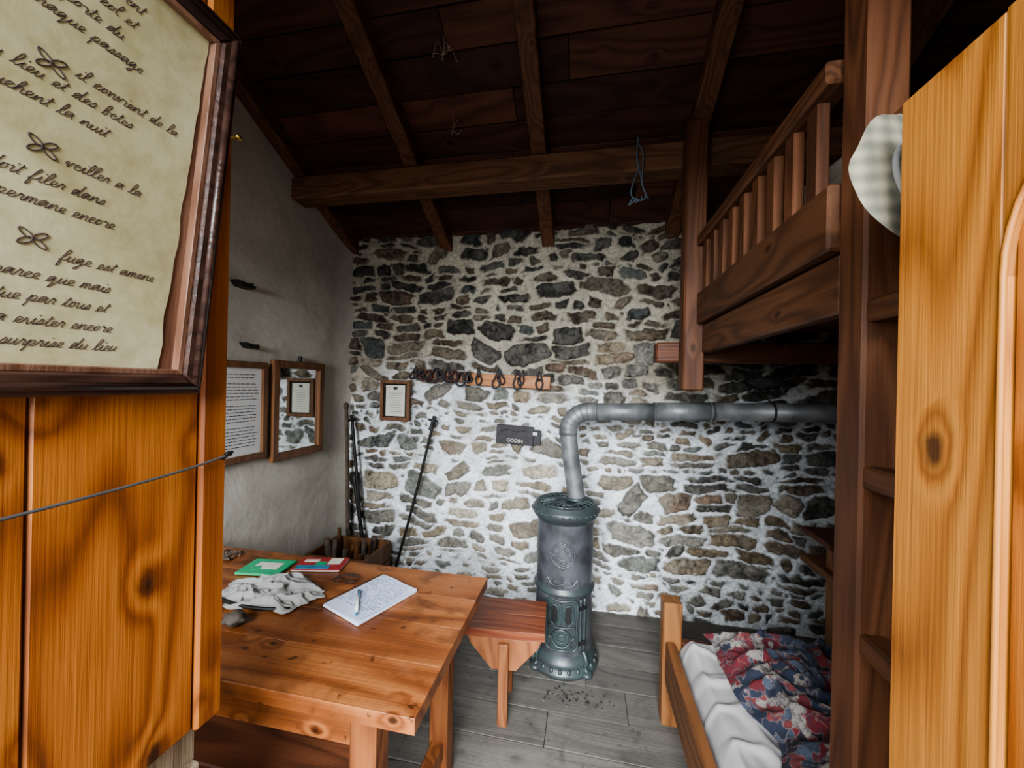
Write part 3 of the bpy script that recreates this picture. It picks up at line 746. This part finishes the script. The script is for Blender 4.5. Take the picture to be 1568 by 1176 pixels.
for a in (.10,.125): sline([(a,.12),(a,.25),(a,.395)],.007,M_stoveT,False,.160)
for z in (.17,.35): o.cyl(cs(.09,z,.165),cs(.13,z,.165),.010,M_iron)
o.cyl(cs(-.10,.26,.155),cs(-.10,.26,.20),.006,M_iron); o.blob(cs(-.10,.26,.205),(.012,.012,.012),M_iron,0,2)
mz=.62
for R,r in ((.062,.0045),(.052,.003),(.026,.003)): sline([(R*math.cos(t),mz+R*math.sin(t)) for t in np.linspace(0,6.28,25)[:-1]],r,M_stoveG,True,.156,2)
for k in range(10):
    t=2*math.pi*k/10; sline([(.027*math.cos(t),mz+.027*math.sin(t)),(.04*math.cos(t+.15),mz+.04*math.sin(t+.15)),(.051*math.cos(t),mz+.051*math.sin(t))],.0035,M_stoveG,False,.156,3)
for k in range(4):
    t=math.pi/2*k+.0; sline([(.062*math.cos(t),mz+.062*math.sin(t)),(.074*math.cos(t),mz+.074*math.sin(t))],.007,M_stoveG,False,.156,3)
for sg in (-1,1):
    sline([(0,.475),(sg*.03,.462),(sg*.06,.468),(sg*.085,.495),(sg*.092,.455)],.005,M_stoveG,False,.156)
    sline([(sg*.025,.47),(sg*.04,.488),(sg*.055,.475)],.004,M_stoveG,False,.156)
sline([(0,.455),(0,.475),(0,.51)],.006,M_stoveG,False,.156)
o.done()
o=Obj('stove_pipe')
pr=.047
path=[(SX+.055,SY+.03,.868),(SX+.045,SY+.03,.95),(SX+.02,SY+.03,1.10),(SX+.003,SY+.03,1.235)]
o.tube(path,pr,M_pipe,28,4)
el=[(SX+.003,SY+.03,1.225)]+[(SX+.003+.115-.115*math.cos(t),SY+.03,1.24+.115*math.sin(t)) for t in np.linspace(0,math.pi/2,7)]
el.append((SX+.16,SY+.03,1.356)); o.tube(el,pr+.004,M_pipe,28)
for t in np.linspace(0.15,math.pi/2-.1,6):
    c=Vector((SX+.003+.115-.115*math.cos(t),SY+.03,1.24+.115*math.sin(t))); rad=Vector((math.cos(t)*-1,0,math.sin(t)))
    o.tube([c+rad*(pr+.004)*math.cos(a)+Vector((0,1,0))*(pr+.004)*math.sin(a) for a in np.linspace(0,6.283,33)[:-1]],.003,M_pipe,5,0,True)
o.tube([(SX+.13,SY+.03,1.356),(.38,SY+.03,1.366)],pr,M_pipe,28)
o.tube([(.36,SY+.03,1.366),(.66,SY+.03,1.376)],pr+.002,M_pipe,28)
o.tube([(.64,SY+.03,1.376),(XR-.02,SY+.03,1.40)],pr,M_pipe,28)
def ring(x,z,r=.003,mat=M_pipe): o.tube([(x,SY+.03+(pr+.003)*math.cos(a),z+(pr+.003)*math.sin(a)) for a in np.linspace(0,6.283,33)[:-1]],r,mat,6,0,True)
for x,z in ((.05,1.357),(.36,1.366),(.38,1.366),(.66,1.376),(.64,1.376)): ring(x,z)
ring(.93,1.383,.005,M_iron); o.tube([(.93,SY+.03,1.43),(.93,SY+.2,1.50),(.93,D-.06,1.55)],.004,M_iron,6)
o.tube([(SX+.055+(pr+.006)*math.cos(a),SY+.03+(pr+.006)*math.sin(a),.870) for a in np.linspace(0,6.283,33)[:-1]],.008,M_stoveT,8,0,True)
for z in (.885,1.222):
    xx=SX+.054 if z<1 else SX+.004
    o.tube([(xx+(pr+.002)*math.cos(a),SY+.03+(pr+.002)*math.sin(a),z) for a in np.linspace(0,6.283,33)[:-1]],.003,M_pipe,6,0,True)
o.done()
o=Obj('ash_debris')
random.seed(12)
for i in range(60):
    a=random.gauss(0,.09); b=random.gauss(0,.03)
    s=random.uniform(.002,.006)*(1 if random.random()<.88 else 1.5); o.blob((SX+.06+a*.9,1.87+b,s*.5+.001),(s*1.5,s,s*.6),random.choice([M_ash,M_ash,M_ash,M_stoneS]),.5,1,i,(0,0,random.uniform(0,3)))
o.done()

# ------------------------------------------------------------------ table & stool
o=Obj('dining_table')
tx0,tx1,ty0,ty1,tz=-1.74,-.36,.80,1.44,.75
k=4; wd=(ty1-ty0)/k
for i in range(k): o.bb(tx0,tx1-.0,ty0+i*wd+.0002,ty0+(i+1)*wd-.0002,tz-.038,tz,M_table,.0009)
for x in (tx0+.08,tx1-.15):
    for y in (ty0+.07,ty1-.07): o.bb(x-.035,x+.035,y-.035,y+.035,0,tz-.038,M_tleg,.006)
o.bb(tx0+.1,tx1-.17,ty0+.045,ty0+.07,tz-.14,tz-.038,M_table,.004); o.bb(tx0+.1,tx1-.17,ty1-.07,ty1-.045,tz-.14,tz-.038,M_table,.004)
for x in (tx0+.08,tx1-.15):
    o.bb(x-.012,x+.012,ty0+.1,ty1-.1,tz-.14,tz-.038,M_tleg,.004)
    o.bb(x-.022,x+.022,ty0+.1,ty1-.1,.12,.19,M_tleg,.005)
o.bb(tx0+.1,tx1-.17,(ty0+ty1)/2-.03,(ty0+ty1)/2+.03,.13,.18,M_table,.005)
o.done()
o=Obj('wooden_bench')
o.bb(-1.70,-.62,.88,1.08,.40,.435,M_bunkX,.004)
for x in (-1.55,-.78): o.bb(x-.02,x+.02,.90,1.06,0,.40,M_bunkZ,.004)
o.bb(-1.55,-.78,.97,1.0,.2,.27,M_bunkX,.004)
o.done()
o=Obj('wooden_stool',frame_m((-.345,1.79,0),(1,.08,0),(-.08,1,0),(0,0,1)))
o.bb(-.18,.18,-.13,0-.0003,.375,.41,M_stool,.002); o.bb(-.18,.18,.0003,.13,.375,.41,M_stool,.002)
for y in (-.105,.085):
    T=frame_m((0,y,0),(1,0,0),(0,0,1),(0,-1,0))
    o.prism([(-.165,.372),(-.15,.34),(-.055,.235),(.055,.235),(.15,.34),(.165,.372)],T,.022,M_stoolleg,.002)
    o.bb(-.022,.022,y-.045,y-.004,0,.36,M_stoolleg,.004)
o.bb(-.02,.02,-.1,.1,.22,.26,M_stoolleg,.003)
o.done()

# ------------------------------------------------------------------ things on the table
t0=.7515
A=Vector((-.84,1.13,0)); B=Vector((-.75,1.35,0)); C=Vector((-.58,1.28,0))
ux=(C-B).normalized(); uy=(B-A).normalized(); uy=(uy-ux*uy.dot(ux)).normalized()
NM=frame_m((A.x,A.y,t0),ux,uy,(0,0,1))
o=Obj('spiral_notebook',NM)
for k in range(7): o.box((.092+.0006*k,.119,.0015+k*.0014),(.184,.238,.0012),M_page,(0,0,.004*k),0)
o.grid(lambda u,v:Vector((.005+u*.184,.001+v*.236,.0115+.010*u*u*(1-v)+.003*math.sin(u*5)*(v))),16,10,M_page)
for i in range(24):
    v=.222-i*.0088; x=.016
    while x<.165 and i<21:
        w=random.uniform(.006,.02); u=(x+w/2)/.184
        zz=.0118+.010*u*u*(1-v/.238)+.003*math.sin(u*5)*(v/.238)
        if random.random()<.8: o.box((x+w/2,v,zz+.0006),(w,.0013,.0003),M_inkb,(0,-.02,0),0)
        x+=w+.004
for i in range(26):
    v=.008+i*.0088; o.tube([(.001+.006*math.cos(t),v+.0007*t/6,.0085+.007*math.sin(t)) for t in np.linspace(0,6.28,9)],.0009,M_iron,5)
o.done()
o=Obj('ballpoint_pen')
p0=Vector((-.755,1.20,t0+.021)); p1=Vector((-.690,1.085,t0+.024))
o.tube([p0,p0.lerp(p1,.5),p1],.0048,M_paper,10); o.cyl(p1,p1+(p1-p0).normalized()*.014,.0048,M_blue,.001,10); o.cyl(p0,p0-(p1-p0).normalized()*.012,.005,M_ink,.004,10)
o.beam(p0+Vector((.003,0,.006)),p0.lerp(p1,.3)+Vector((.003,0,.006)),.003,.0015,M_blue,bev=0)
o.done()
o=Obj('crumpled_cloth')
def cl(u,v):
    a=2*math.pi*u; R=(.17+.05*nz.noise(Vector((math.cos(a)*1.8,math.sin(a)*1.8,0)))+.02*nz.noise(Vector((math.cos(a)*5,math.sin(a)*5,0))))*v
    x=math.cos(a)*R*1.12; y=math.sin(a)*R*.62
    f=nz.noise(Vector((x*9+y*8,y*22-x*6,2))); g=nz.noise(Vector((x*22-y*14,y*30+x*8,6)))
    e=min(1,(1-v)*5)
    h=.004+e*(.014*(1-v*v)+.015*max(0,1-abs(f)*4)+.007*max(0,1-abs(g)*4))
    return Vector((-1.055+x,1.165+y,t0+h))
o.grid(cl,200,80,M_cloth)
o.tube([(-1.20,1.085,t0+.006),(-1.12,1.065,t0+.008),(-1.02,1.062,t0+.008),(-.93,1.085,t0+.006)],.006,M_iron,8,5)
o.done()
o=Obj('green_booklet')
o.box((-1.225,1.305,t0+.005),(.17,.12,.009),M_green,(0,0,.12),.002); o.box((-1.22,1.31,t0+.0102),(.10,.05,.0012),M_cream,(0,0,.12),0); o.box((-1.25,1.285,t0+.0106),(.03,.03,.0012),M_green,(0,0,.5),0)
o.done()
o=Obj('picture_booklet')
o.box((-1.035,1.375,t0+.004),(.185,.105,.006),M_paper,(0,0,.22),.002); o.box((-1.035,1.375,t0+.0082),(.187,.107,.002),M_red,(0,0,.22),.001)
T=Matrix.Translation((-1.035,1.375,t0+.0097))@Matrix.Rotation(.22,4,'Z')
for (x,y,w,h,m) in ((-.02,-.030,.13,.03,M_blue),(.05,.02,.05,.05,M_cream),(-.045,.025,.06,.02,M_cream),(.0,.0,.04,.03,M_green)):
    o.box((0,0,0),(w,h,.0012),m,bev=0,T=T@Matrix.Translation((x,y,0)))
o.done()
o=Obj('table_stone'); o.blob((-1.035,.985,t0+.019),(.034,.026,.020),M_stoneS,.4,3,4,(0,0,.4)); o.done()
o=Obj('folded_eyeglasses')
for cx in (-.895,-.845): o.tube([(cx+.02*math.cos(t),1.285+.015*math.sin(t),t0+.004) for t in np.linspace(0,6.28,15)[:-1]],.0014,M_iron,6,2,True)
o.tube([(-.915,1.29,t0+.003),(-.90,1.32,t0+.004),(-.83,1.325,t0+.004)],.0014,M_iron,6,4); o.tube([(-.825,1.29,t0+.003),(-.835,1.33,t0+.006),(-.905,1.332,t0+.006)],.0014,M_iron,6,4)
o.tube([(-.877,1.288,t0+.004),(-.87,1.293,t0+.006),(-.863,1.288,t0+.004)],.0014,M_iron,6,3)
o.done()
o=Obj('leather_lace')
o.tube([(-1.46+.05*math.cos(t*1.3)*(1-t/30),1.36+.04*math.sin(t),t0+.006+.004*math.sin(t*3)) for t in np.linspace(0,16,30)],.004,M_bark,6,3)
o.done()

# ------------------------------------------------------------------ hat & strings
o=Obj('sun_hat',Matrix.Translation((.470,.645,1.800))@Euler((math.radians(82),math.radians(14),math.radians(22))).to_matrix().to_4x4()@Matrix.Scale(1.08,4))
def ht(u,v):
    a=2*math.pi*u
    if v<.6:
        q=v/.6; r=.062*math.sin(q*math.pi/2)**.7; z=.075-.075*q**2.6
    else:
        q=(v-.6)/.4; r=.062+.045*q; z=-.012*q+.008*math.sin(a*3+1)*q
    r*=1+.12*nz.noise(Vector((math.cos(a)*2,math.sin(a)*2,v*3)))
    return Vector((math.cos(a)*r,math.sin(a)*r*.95,z))
o.grid(ht,56,34,M_plaid)
o.tube([(.064*math.cos(t),.060*math.sin(t),.004) for t in np.linspace(0,6.28,33)[:-1]],.004,M_cloth,6,0,True)
o.done()
o=Obj('blue_string')
bx=.24
o.tube([(bx-.01,2.02,2.76),(bx-.015,2.015,2.66),(bx,2.015,2.585),(bx+.02,2.10,2.585),(bx+.03,2.18,2.66)],.004,M_rope,6,6)
o.tube([(bx,2.01,2.60),(bx-.03,2.0,2.53),(bx-.04,2.0,2.46),(bx,2.0,2.43),(bx+.03,2.0,2.45),(bx+.01,2.0,2.52),(bx+.015,2.01,2.66),(bx-.005,2.015,2.72)],.0035,M_rope,6,6)
for k in range(4): o.tube([(bx-.03+.02*k,2.0,2.45),(bx-.05+.03*k,2.0,2.41+.01*k),(bx-.02+.02*k,1.99,2.43)],.003,M_rope,6,4)
o.done()
def hanger(name,x,y,ztop,L,sp,seed):
    random.seed(seed); o=Obj(name)
    o.tube([(x,y,ztop),(x+.005,y,ztop-L*.5),(x-.004,y,ztop-L)],.0018,M_raffia,5,5)
    for k in range(sp):
        a=random.uniform(-1,1); o.tube([(x,y,ztop-L*.8),(x+a*.05,y+random.uniform(-.02,.02),ztop-L*.75+random.uniform(-.02,.05)),(x+a*.10,y,ztop-L*.8+random.uniform(-.06,.06))],.0018,M_raffia,5,4)
    o.done()
hanger('raffia_string',-.66,1.62,3.06,.12,6,3); hanger('raffia_string',-.72,1.92,2.91,.10,2,5)

# ------------------------------------------------------------------ lights
def area(name,loc,target,sx,sy,power,col):
    l=bpy.data.lights.new(name,'AREA'); l.shape='RECTANGLE'; l.size=sx; l.size_y=sy; l.energy=power; l.color=col
    ob=bpy.data.objects.new(name,l); ob.location=loc
    ob.rotation_euler=(Vector(target)-Vector(loc)).to_track_quat('-Z','Y').to_euler(); bpy.context.collection.objects.link(ob)
area('daylight_doorway',(-.15,-3.6,3.1),(-.2,2.64,.6),3.0,3.0,1450,(.92,.965,1.0))
area('added_window_fill',(-1.25,-1.3,2.1),(-1.15,2.0,1.2),1.4,1.4,95,(.92,.965,1.0))  # fill lamp outside the added window, brightens the left side
w=bpy.data.worlds.new('world'); scene.world=w; w.use_nodes=True
w.node_tree.nodes['Background'].inputs[0].default_value=(.88,.94,1,1); w.node_tree.nodes['Background'].inputs[1].default_value=1.0

# ------------------------------------------------------------------ camera
c=bpy.data.cameras.new('camera'); c.sensor_width=36; c.lens=13.5; c.clip_start=.01
cam=bpy.data.objects.new('camera',c); bpy.context.collection.objects.link(cam)
cam.matrix_world=Matrix.Translation((0,0,1.5))@Matrix.Rotation(math.radians(11),4,'Z')@Matrix.Rotation(math.radians(90),4,'X')@Matrix.Rotation(math.radians(1.2),4,'Z')
scene.camera=cam
try:
    scene.view_settings.view_transform='AgX'; scene.view_settings.look='AgX - Medium High Contrast'
except Exception: pass
